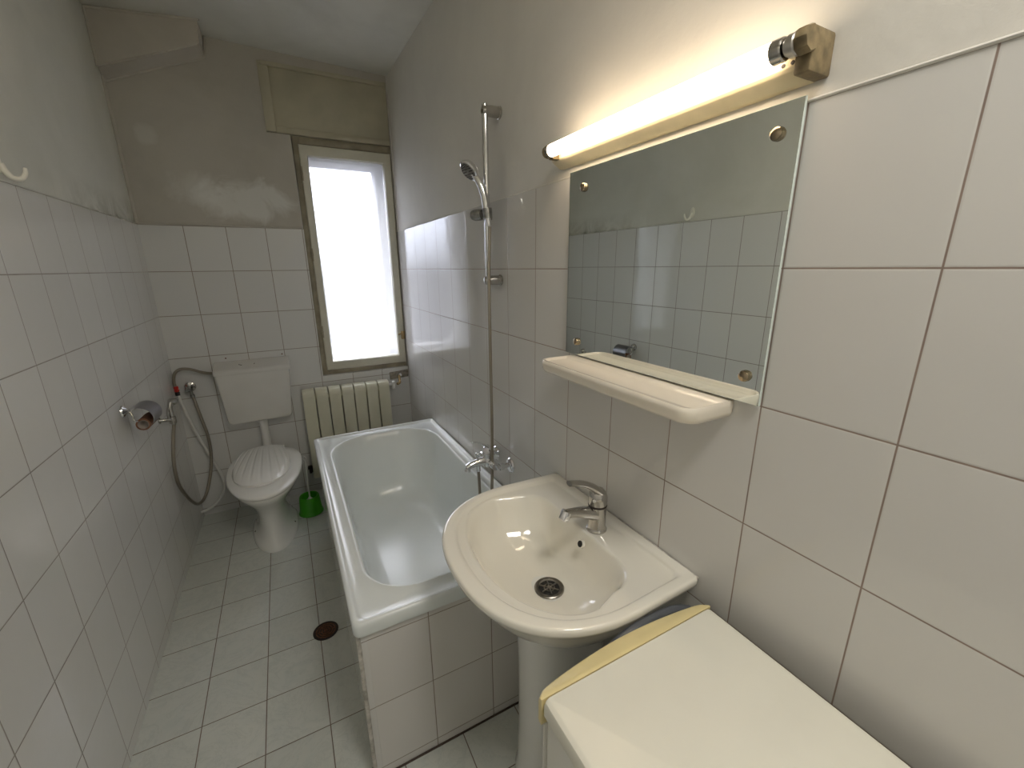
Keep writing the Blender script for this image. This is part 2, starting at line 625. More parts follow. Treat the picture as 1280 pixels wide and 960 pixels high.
rings = [rect(sx0, sx1, sz0, sz1, .060), rect(sx0, sx1, sz0, sz1, .018), rect(sx0 + .004, sx1 - .004, sz0 + .004, sz1 - .004, .014),
         rect(gx0 - .006, gx1 + .006, gz0 - .006, gz1 + .006, .014), rect(gx0 - .002, gx1 + .002, gz0 - .002, gz1 + .002, .018),
         rect(gx0 + .002, gx1 - .002, gz0 + .002, gz1 - .002, .036), rect(gx0 + .002, gx1 - .002, gz0 + .002, gz1 - .002, .060)]
R = [[bm.verts.new(p) for p in r] for r in rings]
R.append(R[0])
for a, b in zip(R, R[1:]):
    for i in range(4):
        bm.faces.new((a[i], a[(i + 1) % 4], b[(i + 1) % 4], b[i]))
sash = finish(bm, 'sash', M['sash'], win, smooth=20)
bm = bmesh.new()
box(bm, gx0 - .001, gx1 + .001, .038, .042, gz0 - .001, gz1 + .001)
g = finish(bm, 'glass_pane', M['frost'], sash, smooth=0)
for z in (2.08, 1.60, 1.10):
    bm = bmesh.new()
    lathe(bm, [(.0065, 0), (.0065, .035), (.008, .036), (.008, .042), (.0065, .043), (.0065, .08)], (WX + .033, .014, z), n=10)
    finish(bm, 'hinge', M['frame_dark'], win)
bm = bmesh.new()
box(bm, W - .030, W - .002, .006, .020, 1.045, 1.105, bev=.003)
tube(bm, [(W - .030, .010, 1.085), (W - .052, .006, 1.082)], .005, n=8)
finish(bm, 'catch', M['brass'], win)

# outside: reveal, lowered bit of roller shutter
bm = bmesh.new()
box(bm, WX - .15, WX + .075, .30, .44, .6, 2.6)
box(bm, W - .06, W + .15, .30, .44, .6, 2.6)
box(bm, WX - .15, W + .15, .30, .44, .5, WZ + .09)
box(bm, WX - .15, W + .15, .22, .44, 2.24, 2.7)
finish(bm, 'trim_8', M['concrete'], kind='structure', smooth=0)

# ------------------------------------------------------------------ radiator
rad = thing('radiator', 'cream seven-section radiator on the wall under the window', 'radiator', (.96, -.08, .15))
x = .668
sw = .0815
for i in range(7):
    bm = bmesh.new()
    x0, x1 = x + .002, x + sw - .005
    # front plate bending back over the top
    prof = [(-.125, .150), (-.125, .735), (-.121, .752), (-.108, .768), (-.090, .774), (-.048, .776), (-.045, .770), (-.045, .150)]
    prism(bm, prof, 0, x0, x1, bev=.0035)
    finish(bm, 'section', M['radiator'], rad)
    x += sw
for z in (.20, .72):
    bm = bmesh.new()
    tube(bm, [(.669, -.085, z), (x - .006, -.085, z)], .02, n=14)
    finish(bm, 'manifold', M['radiator'], rad)
for xx in (.78, 1.12):
    bm = bmesh.new()
    box(bm, xx, xx + .02, -.05, -.001, .70, .725, bev=.002)
    finish(bm, 'wall_bracket', M['radiator'], rad)
bm = bmesh.new()
lathe(bm, [(.016, 0), (.016, .012), (.010, .013), (.010, .022)], (.669, -.085, .20), axis=(-1, 0, 0), n=16)
lathe(bm, [(.009, 0), (.009, .02)], (.655, -.085, .20), axis=(0, 0, -1), n=12)
lathe(bm, [(.016, 0), (.014, .02)], (.655, -.085, .212), n=14)
finish(bm, 'lower_valve', M['drain_dark'], rad)
bm = bmesh.new()
lathe(bm, [(.013, 0), (.013, .016), (.010, .017), (.010, .030)], (1.238, -.085, .735), axis=(1, 0, 0), n=14)
lathe(bm, [(.011, -.028), (.011, .0), (.014, .004), (.014, .022), (.010, .026)], (1.272, -.085, .735), n=14)
finish(bm, 'upper_valve', M['white_pvc'], rad)

pt = thing('mortar_patch', 'bare grey mortar strip beside the radiator top, at the right corner', 'wall patch', (1.33, 0, .76))
bm = bmesh.new()
prism(bm, [(1.268, .752), (1.405, .762), (1.405, .817), (1.350, .812), (1.266, .808)], 1, -.004, .002, bev=.001)
finish(bm, 'mortar', M['mortar'], pt)
hp = thing('heating_pipe', 'short brass pipe crossing the mortar strip to the radiator valve', 'pipe', (1.33, -.05, .76))
bm = bmesh.new()
tube(bm, [(1.300, -.084, .735), (1.322, -.07, .742), (1.332, -.02, .775), (1.338, -.003, .782)], .0095, n=12)
finish(bm, 'pipe', M['brass'], hp)
bm = bmesh.new()
lathe(bm, [(.014, 0), (.016, .006), (.016, .014), (.012, .018)], (1.338, .0, .782), axis=(0, -1, 0), n=16)
finish(bm, 'fitting', M['chrome_dull'], hp)

# ------------------------------------------------------------------ bathtub
BX0, BX1, BY0, BY1, BZ = .690, 1.404, -2.078, -.566, .606
bt = thing('bathtub', 'white enamel bathtub boxed in with tiles along the right wall', 'bathtub', (1.05, -1.32, 0))
bm = bmesh.new()
N = 12


def br(o, z, r, f=None):
    return rrect(BX0 + o, BX1 - o, BY0 + o, BY1 - o, r, z, N)


def inner(t, z, rb=None):
    # opening: t in metres inward from the opening edge
    x0, x1, y0, y1 = .762, 1.338, -1.985, -.640
    k = t
    return rrect(x0 + k * .62, x1 - k * .62, y0 + k * .8, y1 - k * 1.5, (.155, .155, .215, .215) if k == 0 else
                 tuple(max(.05, q - k * .25) for q in (.155, .155, .215, .215)), z, N)


rings = [br(.020, BZ - .048, .012), br(.003, BZ - .046, .020), br(.0, BZ - .038, .022), br(.0, BZ - .010, .022), br(.002, BZ - .003, .022), br(.006, BZ, .022),
         br(.013, BZ, .022), br(.018, BZ - .002, .024), br(.022, BZ - .008, .026), br(.027, BZ - .010, .03)]
x0, x1, y0, y1 = .762, 1.338, -1.985, -.640
rr4 = (.155, .155, .215, .215)


def grow(g, z):
    return rrect(x0 - g, x1 + g, y0 - g, y1 + g, tuple(q + g for q in rr4), z, N)


rings += [grow(.016, BZ - .009), grow(.010, BZ - .006), grow(.004, BZ - .006)]
rings += [inner(0, BZ - .010), inner(.004, BZ - .018), inner(.014, BZ - .06), inner(.05, BZ - .20), inner(.075, BZ - .30),
          inner(.095, BZ - .355), inner(.13, BZ - .388), inner(.18, BZ - .402)]
last = inner(.18, BZ - .402)
ccx, ccy = 1.05, sum(p[1] for p in last) / len(last)
for k_, dz_ in ((.85, .404), (.6, .405), (.3, .4055), (.02, .406)):
    rings.append([(ccx + (p[0] - ccx) * k_, ccy + (p[1] - ccy) * k_, BZ - dz_) for p in last])
loft(bm, rings, cap0=False, cap1=True)
tub = finish(bm, 'tub', M['enamel'], bt, smooth=50)
bm = bmesh.new()
lathe(bm, [(.030, 0), (.030, .003), (.022, .004), (.020, -.002), (.0, -.002)], (1.05, -1.72, BZ - .405), n=24)
finish(bm, 'plug_hole', M['chrome'], tub)

bs = thing('bath_surround', 'cream white tiled boxing under the front and side of the bathtub', 'bath panel', (1.05, -1.3, 0))
bm = bmesh.new()
box(bm, .704, W - .0005, -2.064, -2.03, 0, BZ - .044, bev=.001, seg=1)
finish(bm, 'front_panel', M['t_bath_f'], bs, smooth=20)
bm = bmesh.new()
box(bm, .700, .725, -2.0645, -.60, 0, BZ - .044, bev=.001, seg=1)
finish(bm, 'side_panel', M['t_bath_s'], bs, smooth=20)
bm = bmesh.new()
tube(bm, [(.7015, -2.0655, 0.002), (.7015, -2.0655, BZ - .046)], .006, n=8)
finish(bm, 'corner_bead', M['silicone'], bs)
bm = bmesh.new()
tube(bm, [(.70, -2.067, .001), (W - .003, -2.067, .001)], .0035, n=8)
finish(bm, 'floor_joint', M['joint'], bs)

# ------------------------------------------------------------------ bath mixer
bmx = thing('bath_mixer', 'chrome single-lever bath mixer on the tiled wall above the tub', 'tap', (W, -1.585, .73))
MZ = .745
bm = bmesh.new()
tube(bm, [(1.336, -1.655, MZ), (1.336, -1.515, MZ)], .0165, n=18)
lathe(bm, [(.022, -.022), (.026, -.012), (.026, .014), (.022, .022)], (1.333, -1.585, MZ), n=24)
finish(bm, 'body', M['chrome'], bmx)
for y in (-1.655, -1.515):
    bm = bmesh.new()
    lathe(bm, [(.033, 0), (.033, .003), (.028, .009), (.016, .013)], (W, y, MZ - .008), axis=(-1, 0, 0), n=26)
    finish(bm, 'wall_flange', M['chrome'], bmx)
    bm = bmesh.new()
    lathe(bm, [(.011, 0), (.011, .026), (.016, .027), (.016, .045), (.011, .046), (.011, .06)], (W - .010, y, MZ - .004), axis=(-1, 0, 0), n=8)
    finish(bm, 'union_nut', M['chrome'], bmx)
bm = bmesh.new()
tube(bm, [(1.322, -1.585, MZ + .002), (1.29, -1.585, MZ + .004), (1.255, -1.585, MZ - .001), (1.232, -1.585, MZ - .010)], [.020, .017, .0145, .0135], n=18)
lathe(bm, [(.0125, 0), (.0125, .014), (.010, .016)], (1.2385, -1.585, MZ - .012), axis=(-.25, 0, -1), n=18)
finish(bm, 'spout', M['chrome'], bmx)
bm = bmesh.new()
lathe(bm, [(.010, -.03), (.0095, .0)], (1.286, -1.585, MZ - .006), n=14)
finish(bm, 'hose_outlet', M['chrome'], bmx)
bm = bmesh.new()
lathe(bm, [(.004, 0), (.004, .014), (.0085, .016), (.0095, .024), (.0085, .032), (.004, .035)], (1.284, -1.585, MZ + .014), n=16)
finish(bm, 'diverter_knob', M['chrome'], bmx)
bm = bmesh.new()
lathe(bm, [(.0255, 0), (.0262, .018), (.0245, .034), (.019, .046), (.008, .053), (0, .054)], (1.333, -1.585, MZ + .020), n=24)
tube(bm, [(1.335, -1.585, MZ + .060), (1.312, -1.585, MZ + .080), (1.285, -1.585, MZ + .096), (1.262, -1.585, MZ + .100)], [.016, .010, .007, .006], n=14, flat=(1.4, .55))
finish(bm, 'lever', M['chrome'], bmx)

# ------------------------------------------------------------------ shower rail, hand shower, hose
RX, RY = 1.356, -1.585
sr = thing('shower_rail', 'vertical chrome shower rail on the right wall above the tub', 'shower rail', (W, RY, 1.5))
bm = bmesh.new()
tube(bm, [(RX, RY, 1.490), (RX, RY, 2.096)], .0105, n=18)
lathe(bm, [(.0105, 0), (.0105, .004), (.006, .009), (0, .010)], (RX, RY, 2.096), n=18)
finish(bm, 'bar', M['chrome'], sr)
for z in (2.082, 1.503):
    bm = bmesh.new()
    lathe(bm, [(.021, 0), (.021, .004), (.0185, .006), (.0185, .038), (.017, .046), (.017, .060), (.012, .068), (0, .070)], (W + .006 if z > ZT else W, RY, z), axis=(-1, 0, 0), n=22)
    finish(bm, 'bracket', M['chrome_dull'], sr)
bm = bmesh.new()
lathe(bm, [(.018, -.02), (.019, -.015), (.019, .015), (.018, .02)], (RX, RY, 1.742), n=20)
tube(bm, [(RX, RY, 1.742), (RX - .016, RY - .034, 1.742)], .013, n=14)
lathe(bm, [(.0165, -.018), (.0175, .0), (.0175, .016)], (RX - .016, RY - .036, 1.742), axis=(-.12, 0, 1), n=20)
slid = finish(bm, 'slider', M['chrome_dark'], sr)
bm = bmesh.new()
pr = [(.010, .0), (.018, .004), (.021, .010), (.021, .036), (.018, .048), (.009, .052), (0, .052)]
lathe(bm, pr, (RX - .012, RY + .010, 1.742), axis=(-.45, .85, 0), n=12)
finish(bm, 'clamp_knob', M['chrome_dark'], slid)

HX, HY = RX - .016, RY - .036
hs = thing('hand_shower', 'chrome hand shower held in the slider of the shower rail', 'shower head', (HX, HY, 1.70))
bm = bmesh.new()
path = [(HX + .006, HY, 1.700), (HX - .002, HY + .002, 1.745), (HX - .008, HY + .008, 1.80), (HX - .020, HY + .018, 1.845), (HX - .036, HY + .032, 1.875)]
tube(bm, path, [.0095, .012, .0125, .0125, .012], n=16)
finish(bm, 'handle', M['chrome'], hs)
hc = Vector((HX - .046, HY + .040, 1.888))
hd = Vector((-.72, -.12, -.62)).normalized()
bm = bmesh.new()
lathe(bm, [(.004, -.022), (.018, -.020), (.032, -.010), (.0385, .002), (.0385, .008), (.034, .011)], hc, axis=hd, n=30)
head = finish(bm, 'head', M['chrome'], hs)
bm = bmesh.new()
lathe(bm, [(.0335, .010), (.032, .0125), (0, .013)], hc, axis=hd, n=30)
fp = finish(bm, 'face_plate', M['chrome_dark'], head)
bm = bmesh.new()
a_, b_, d_ = frame_from(hd)
for rr_, nn in ((.011, 6), (.020, 12), (.027, 18)):
    for i in range(nn):
        q = hc + a_ * (rr_ * math.cos(2 * PI * i / nn)) + b_ * (rr_ * math.sin(2 * PI * i / nn))
        lathe(bm, [(.0016, .012), (.0012, .0155)], q, axis=hd, n=6)
o = finish(bm, 'nozzles', M['rubber'], head)

bm = bmesh.new()
tube(bm, [(1.286, -1.585, .712), (1.287, -1.588, .64), (1.287, -1.594, .52), (1.288, -1.602, .40), (1.292, -1.612, .35), (1.294, -1.622, .36),
          (1.306, -1.624, .43), (1.330, -1.620, .60), (1.338, -1.620, .90), (1.338, -1.622, 1.20), (1.338, -1.624, 1.50), (HX + .007, HY, 1.695)], .0066, n=10, sub=10)
o = finish(bm, 'shower_hose', M['braid'])
tag(o, 'braided metal shower hose hanging from the hand shower to the bath mixer', 'hose')

# ------------------------------------------------------------------ washbasin
sk = thing('washbasin', 'ivory ceramic washbasin on a pedestal against the right wall', 'sink', (1.25, -2.29, 0))
yc = -2.290
bm = bmesh.new()


def outer(off, z, back=1.407):
    return dring2(1.21, .914 + off, back - .0005, yc, .306 - off * .9, .298 - off * .9, 2.35, .010, z)


def deck(off, z):
    return dring2(1.205, .914 + off, 1.407 - off * .7, yc, .306 - off * .72, .298 - off * .72, 2.35, .010 + off * .25, z)


def bowl(s, z, cx=1.165, cyy=-2.283):
    """s scales the bowl outline towards the drain"""
    xf, xb, hw = .984, 1.296, .256
    dxc, dyc = 1.180, -2.300
    k = s
    ring = dring2(1.155, xf, xb, cyy, hw, hw - .020, 2.15, .085, z, ns=8, nc=5)
    return [(dxc + (p[0] - dxc) * k, dyc + (p[1] - dyc) * k, z) for p in ring]


Z = .856
rings = [outer(.205, Z - .235), outer(.185, Z - .205), outer(.14, Z - .172), outer(.100, Z - .145), outer(.068, Z - .115), outer(.044, Z - .085), outer(.028, Z - .060), outer(.018, Z - .042), outer(.011, Z - .030),
         outer(.007, Z - .024), outer(.005, Z - .021), outer(.0005, Z - .019), outer(.0, Z - .014), outer(.0, Z - .006), outer(.002, Z - .002), outer(.005, Z)]
rings += [deck(.010, Z + .0005), deck(.030, Z + .0005), deck(.036, Z - .001), deck(.041, Z - .005), deck(.045, Z - .009), deck(.050, Z - .010)]
rings += [bowl(1.025, Z - .0108), bowl(1.0, Z - .0125), bowl(.978, Z - .019), bowl(.955, Z - .030), bowl(.93, Z - .045), bowl(.86, Z - .085), bowl(.75, Z - .118), bowl(.58, Z - .141), bowl(.38, Z - .152), bowl(.2, Z - .156), bowl(.12, Z - .158)]
loft(bm, rings, cap0=True, cap1=True)
basin = finish(bm, 'basin', M['ceramic'], sk, smooth=70)
# drain
dc = (1.182, -2.302, Z - .1548)
bm = bmesh.new()
lathe(bm, [(.041, 0), (.041, .0025), (.038, .0045), (.031, .0045), (.0285, .001), (.0285, -.002)], dc, n=32, cap0=False, cap1=False)
dr = finish(bm, 'drain', M['steel_dark'], basin)
bm = bmesh.new()
lathe(bm, [(.0287, .0005), (.0, .0006)], (dc[0], dc[1], dc[2]), n=24)
finish(bm, 'drain_well', M['black'], basin)
bm = bmesh.new()
for i in range(3):
    a = i * PI / 3 + .2
    tube(bm, [(dc[0] + .026 * math.cos(a), dc[1] + .026 * math.sin(a), dc[2] + .002), (dc[0] - .026 * math.cos(a), dc[1] - .026 * math.sin(a), dc[2] + .002)], .0022, n=8)
lathe(bm, [(.006, .0), (.006, .004), (.003, .005), (0, .005)], dc, n=16)
lathe(bm, [(.0155, .001), (.0155, .0035), (.0125, .0035), (.0125, .001)], dc, n=24, cap0=False, cap1=False)
finish(bm, 'drain_grid', M['steel_dark'], basin)
# overflow
oc = Vector((1.2725, -2.318, Z - .036))
oa = Vector((-.95, 0, .42)).normalized()
bm = bmesh.new()
lathe(bm, [(.0115, -.004), (.0115, .003), (.009, .0035)], oc, axis=oa, n=22)
ov = finish(bm, 'overflow', M['ceramic'], basin)
bm = bmesh.new()
lathe(bm, [(.0088, 0), (.0088, .0042), (0, .0042)], oc, axis=oa, n=22)
finish(bm, 'overflow_hole', M['black'], basin)
# pedestal
bm = bmesh.new()
rings = []
for z, e in ((0, .012), (.015, .012), (.05, .004), (.2, 0), (.45, .0), (.58, .006), (.66, .02), (.70, .035)):
    rings.append(dring(1.22, 1.105 - e, 1.36, yc, .098 + e, 2.2, 2.6, z, n=64))
loft(bm, rings)
finish(bm, 'pedestal', M['wc'], sk, smooth=60)
# silicone joint
bm = bmesh.new()
tube(bm, [(W - .0035, yc + .296, Z - .002), (W - .0035, yc + .1, Z - .001), (W - .0035, yc - .1, Z - .0005), (W - .0035, yc - .296, Z - .002)], .0024, n=8)
finish(bm, 'silicone_joint', M['silicone'], sk)

# basin mixer
fm = thing('basin_mixer', 'chrome single-lever mixer tap standing on the washbasin deck', 'tap', (1.328, -2.311, Z - .010))
fx, fy, fz = 1.330, -2.311, Z - .0105
bm = bmesh.new()
lathe(bm, [(.0285, 0), (.0285, .004), (.026, .007), (.0245, .012), (.024, .05), (.0245, .068), (.0255, .075)], (fx, fy, fz), n=32)
finish(bm, 'body', M['chrome_dull'], fm)
bm = bmesh.new()
lathe(bm, [(.0258, .0), (.0262, .002), (.0262, .004), (.0255, .006)], (fx, fy, fz + .074), n=32)
finish(bm, 'collar', M['drain_dark'], fm)
bm = bmesh.new()
tube(bm, [(fx - .010, fy, fz + .052), (fx - .05, fy, fz + .066), (fx - .085, fy, fz + .075), (fx - .108, fy, fz + .079)], [.021, .0165, .0135, .0125], n=20, flat=(1.05, .95))
sp_ = finish(bm, 'spout', M['chrome_dull'], fm)
bm = bmesh.new()
lathe(bm, [(.0130, -.013), (.0145, -.010), (.0145, .010), (.0125, .013), (.009, .011), (0, .010)], (fx - .108, fy, fz + .075), axis=(-.45, 0, -1), n=20)
finish(bm, 'aerator', M['chrome'], sp_)
bm = bmesh.new()
lathe(bm, [(.0255, 0), (.0262, .010), (.0258, .022), (.0225, .034), (.0150, .043), (.006, .047), (0, .048)], (fx, fy, fz + .080), n=30)
tube(bm, [(fx + .006, fy, fz + .110), (fx - .018, fy, fz + .131), (fx - .046, fy, fz + .149), (fx - .075, fy, fz + .160), (fx - .098, fy, fz + .165)],
     [.0225, .0205, .0160, .0130, .0120], n=18, flat=(1.0, .55))
lev = finish(bm, 'lever', M['chrome_dull'], fm)
bm = bmesh.new()
lathe(bm, [(.0050, 0), (.0050, .0015), (0, .0018)], (fx - .0215, fy - .0125, fz + .0985), axis=(-.85, -.5, .1), n=14)
finish(bm, 'indicator', M['chrome'], lev)

# ------------------------------------------------------------------ washing machine
WXa, WXb, WYa, WYb, WZt = .938, 1.358, -3.30, -2.655, .85
wm = thing('washing_machine', 'white washing machine with a yellowed plastic strip at its top edge, beside the washbasin', 'washing machine', (1.148, -2.98, 0))
bm = bmesh.new()
box(bm, WXa + .003, WXb - .003, WYa, WYb - .006, .03, WZt - .036, bev=.006)
for xx in (WXa + .05, WXb - .05):
    for yy in (WYa + .06, WYb - .07):
        lathe(bm, [(.022, 0), (.022, .01), (.012, .012), (.012, .035)], (xx, yy, 0), n=14)
finish(bm, 'cabinet', M['machine_side'], wm)
bm = bmesh.new()
rings = [rrect(WXa + o_, WXb - o_, WYa + o_, WYb, (.02, .02, .004, .004), z_, 6) for o_, z_ in ((.002, WZt - .032), (0, WZt - .030), (0, WZt - .010), (.003, WZt - .003), (.008, WZt - .0003), (.012, WZt))]
loft(bm, rings)
finish(bm, 'worktop', M['machine'], wm)
# convex front with yellowed top strip
bm = bmesh.new()
n = 36
fr, bk = [], []
for i in range(n + 1):
    t = i / n
    xx = WXa - .002 + (WXb - WXa + .004) * t
    bow = .019 * math.sin(PI * t) ** .9 + .008 * (1 - (2 * t - 1) ** 24)
    fr.append((xx, WYb + .0115 + bow))
poly = [(WXa - .002, WYb + .0022)] + fr + [(WXb + .002, WYb + .0022)]
rings = []
for z_, o_ in ((WZt - .055, .003), (WZt - .052, 0), (WZt - .008, 0), (WZt - .003, .002), (WZt, .006)):
    rings.append([(a if abs(b - WYb) < .002 else a, max(WYb + .0022, b - o_), z_) for a, b in poly])
loft(bm, rings)
finish(bm, 'trim_strip', M['yellowed'], wm, smooth=40)
bm = bmesh.new()
poly = [(WXa + .001, WYb + .0005)] + [(a, b - .004) for a, b in fr[1:-1]] + [(WXb - .001, WYb + .0005)]
prism(bm, poly, 2, .05, WZt - .057, bev=.003)
finish(bm, 'front_panel', M['machine_side'], wm, smooth=40)
bm = bmesh.new()
lathe(bm, [(.150, 0), (.150, .018), (.135, .028), (.115, .030), (.110, .022), (0, .014)], (1.148, WYb + .028, .50), axis=(0, 1, 0), n=40)
finish(bm, 'door', M['greyblue'], wm)

# dark grey-blue hose between washbasin and washing machine
bm = bmesh.new()
tube(bm, [(1.395, -2.612, .72), (1.37, -2.609, .79), (1.31, -2.606, .824), (1.24, -2.604, .829), (1.17, -2.605, .824), (1.12, -2.606, .80), (1.10, -2.607, .72)], .0105, n=12)
o = finish(bm, 'drain_hose', M['greyblue'])
tag(o, 'dark blue-grey hose in the gap between washbasin and washing machine', 'hose')

# ------------------------------------------------------------------ mirror, shelf, lamp
mx = W - .012
mr = thing('mirror', 'rectangular frameless mirror screwed to the tiled right wall', 'mirror', (W, -2.36, 1.3))
my0, my1, mz0, mz1 = -2.668, -2.050, 1.297, 1.803
bm = bmesh.new()
box(bm, mx, mx + .005, my0, my1, mz0, mz1, bev=.0008, seg=1, mi=1)
for f in bm.faces:
    f.normal_update()
    if f.normal.x < -.99 and f.calc_area() > .1:
        f.material_index = 0
bmesh.ops.recalc_face_normals(bm, faces=bm.faces[:])
for f in bm.faces:
    c = f.calc_center_median()
    f.material_index = 0 if (abs(c.x - mx) < 1e-4 and f.calc_area() > .1) else 1
finish(bm, 'mirror_glass', [M['mirror'], M['mirror_edge']], mr, smooth=0)
for (y, z) in ((-2.116, 1.756), (-2.631, 1.758), (-2.106, 1.337), (-2.634, 1.349)):
    bm = bmesh.new()
    lathe(bm, [(.0105, 0), (.0112, .003), (.0100, .007), (.006, .0095), (0, .0102)], (mx, y, z), axis=(-1, 0, 0), n=24)
    finish(bm, 'screw_cap', M['mirror_screw'], mr)
for (y, z) in ((-2.116, 1.756), (-2.631, 1.758), (-2.106, 1.337), (-2.634, 1.349)):
    bm = bmesh.new()
    lathe(bm, [(.008, 0), (.008, .0068)], (W, y, z), axis=(-1, 0, 0), n=12)
    finish(bm, 'standoff', M['drain_dark'], mr)

bm = bmesh.new()
sy0, sy1, sz = -2.612, -2.078, 1.292
sx = 1.277
NS = 8


def shr(o, z, r=.03, back=0.0):
    return rrect(sx + o, W - .0005 - back, sy0 + o * .45, sy1 - o * .45, (r, .002, .002, r), z, NS)


rings = [shr(.020, sz - .036, .03), shr(.008, sz - .033, .034), shr(.002, sz - .024, .034), shr(0, sz - .010, .034), shr(.0003, sz - .0035, .034), shr(.003, sz, .032),
         shr(.010, sz, .028, .026), shr(.014, sz - .003, .024, .030), shr(.020, sz - .007, .02, .034)]
loft(bm, rings)
o = finish(bm, 'bathroom_shelf', M['shelf'], smooth=50)
tag(o, 'ivory ceramic shelf on the wall directly below the mirror', 'shelf')

db = thing('shelf_debris', 'small dark crumbs on the ivory shelf against the mirror edge', 'debris', (1.385, -2.38, 1.285))
random.seed(3)
for i in range(9):
    bm = bmesh.new()
    q = Vector((1.388 + random.uniform(-.004, .003), -2.345 - .075 * i / 8 + random.uniform(-.004, .004), 1.2875))
    r_ = random.uniform(.0012, .0030)
    lathe(bm, [(r_ * .7, 0), (r_, r_ * .5), (r_ * .5, r_ * 1.2)], q, n=6, sx=1.3)
    finish(bm, 'crumb', M['rust'], db, smooth=0)

lp = thing('strip_light', 'lit fluorescent strip light on the wall above the mirror', 'lamp', (W, -2.35, 1.81))
bm = bmesh.new()
prism(bm, [(W + .006, 1.822), (W - .008, 1.822), (1.376, 1.836), (1.372, 1.841), (1.372, 1.870), (1.378, 1.876), (W + .006, 1.878)], 1, -2.668, -1.992, bev=.0015)
finish(bm, 'batten', M['yellow_lamp'], lp, smooth=30)
TX, TZ = 1.344, 1.857
bm = bmesh.new()
lathe(bm, [(.0145, 0), (.016, .004), (.016, .603), (.0145, .607)], (TX, -2.034, TZ), axis=(0, -1, 0), n=24)
tb = finish(bm, 'tube', M['tube'], lp)
bm = bmesh.new()
lathe(bm, [(.0164, 0), (.0164, .015), (.0150, .017), (0, .017)], (TX, -2.641, TZ), axis=(0, -1, 0), n=24)
finish(bm, 'tube_cap', M['chrome_dull'], lp)
bm = bmesh.new()
lathe(bm, [(.0162, 0), (.0162, .012), (.0150, .014), (0, .014)], (TX, -2.034, TZ), axis=(0, 1, 0), n=24)
finish(bm, 'tube_cap', M['chrome_dull'], lp)
bm = bmesh.new()
lathe(bm, [(.012, 0), (.012, .004), (.0155, .005), (.0155, .014), (.014, .016)], (TX, -2.660, TZ), axis=(0, -1, 0), n=20)
finish(bm, 'starter', M['steel'], lp)
bm = bmesh.new()
lathe(bm, [(.0165, 0), (.0180, .004), (.0180, .014), (.016, .018)], (TX + .002, -2.676, TZ + .001), axis=(0, -1, 0), n=8)
box(bm, 1.358, W + .006, -2.688, -2.664, 1.822, 1.880, bev=.004)
finish(bm, 'end_cap', M['lamp_cap'], lp)
bm = bmesh.new()
lathe(bm, [(.0165, 0), (.0175, .003), (.016, .010), (.008, .013)], (TX, -2.020, TZ), axis=(0, 1, 0), n=12)
box(bm, 1.350, 1.385, -2.030, -2.010, 1.838, 1.872, bev=.003)
finish(bm, 'end_cap', M['lamp_cap'], lp)
for dy in (0, .014):
    bm = bmesh.new()
    lathe(bm, [(.003, 0), (.003, .0015), (0, .002)], (1.3725, -2.640 - dy, 1.846), axis=(-1, 0, 0), n=10)
    finish(bm, 'screw', M['drain_dark'], lp)

# ------------------------------------------------------------------ toilet
tl = thing('toilet', 'white floor-standing toilet with a shell-shaped lid against the back wall', 'toilet', (.42, -.4, 0))
TXc = .418


def egg(hw, yf, yb, z, nf=2.1, nb=2.6, n=64, xc=TXc, ym=None, tilt=0):
    ym = (yb - .36 * (yb - yf)) if ym is None else ym
    out = []
    for i in range(n):
        t = 2 * PI * i / n
        c, s = math.cos(t), math.sin(t)
        if s < 0:
            y = ym - (ym - yf) * abs(s) ** (2 / nf)
            xx = hw * math.copysign(abs(c) ** (2 / nf), c)
        else:
            y = ym + (yb - ym) * abs(s) ** (2 / nb)
            xx = hw * math.copysign(abs(c) ** (2 / nb), c)
        out.append((xc + xx, y, z + tilt * (ym - y)))
    return out


bm = bmesh.new()
rings = [egg(.126, -.655, -.15, 0), egg(.126, -.655, -.15, .014), egg(.116, -.645, -.16, .03), egg(.098, -.628, -.17, .055), egg(.086, -.612, -.18, .12), egg(.090, -.615, -.16, .19),
         egg(.106, -.650, -.14, .25), egg(.135, -.695, -.11, .30), egg(.165, -.745, -.085, .345), egg(.182, -.775, -.07, .375), egg(.188, -.785, -.065, .392), egg(.186, -.783, -.067, .402),
         egg(.178, -.775, -.075, .405), egg(.150, -.74, -.12, .404), egg(.140, -.72, -.14, .39), egg(.11, -.66, -.20, .30), egg(.05, -.5, -.3, .22)]
loft(bm, rings)
finish(bm, 'bowl', M['wc'], tl, smooth=60)
for sgn in (-1, 1):
    bm = bmesh.new()
    lathe(bm, [(.006, 0), (.006, .003), (.003, .005)], (TXc + sgn * .105, -.43, .034), axis=(sgn * .6, 0, 1), n=12)
    finish(bm, 'floor_bolt', M['drain_dark'], tl)
# seat ring
bm = bmesh.new()
rings = [egg(.192, -.796, -.12, .406), egg(.196, -.801, -.115, .411), egg(.196, -.801, -.115, .419), egg(.190, -.795, -.12, .426), egg(.135, -.695, -.18, .4285), egg(.116, -.640, -.20, .424), egg(.112, -.635, -.205, .408)]
R = [[bm.verts.new(p) for p in r] for r in rings]
R.append(R[0])
for a, b in zip(R, R[1:]):
    for i in range(64):
        bm.faces.new((a[i], a[(i + 1) % 64], b[(i + 1) % 64], b[i]))
finish(bm, 'seat', M['wc_plastic'], tl, smooth=60)
# shell lid with radiating ribs, wavy front edge
bm = bmesh.new()
na, nr = 120, 16
hy, yfl = -.135, -.700      # hinge line, front


def shell_r(a):
    # a: angle across the fan, -1..1
    return 1 + .006 * math.cos(a * PI * 9)


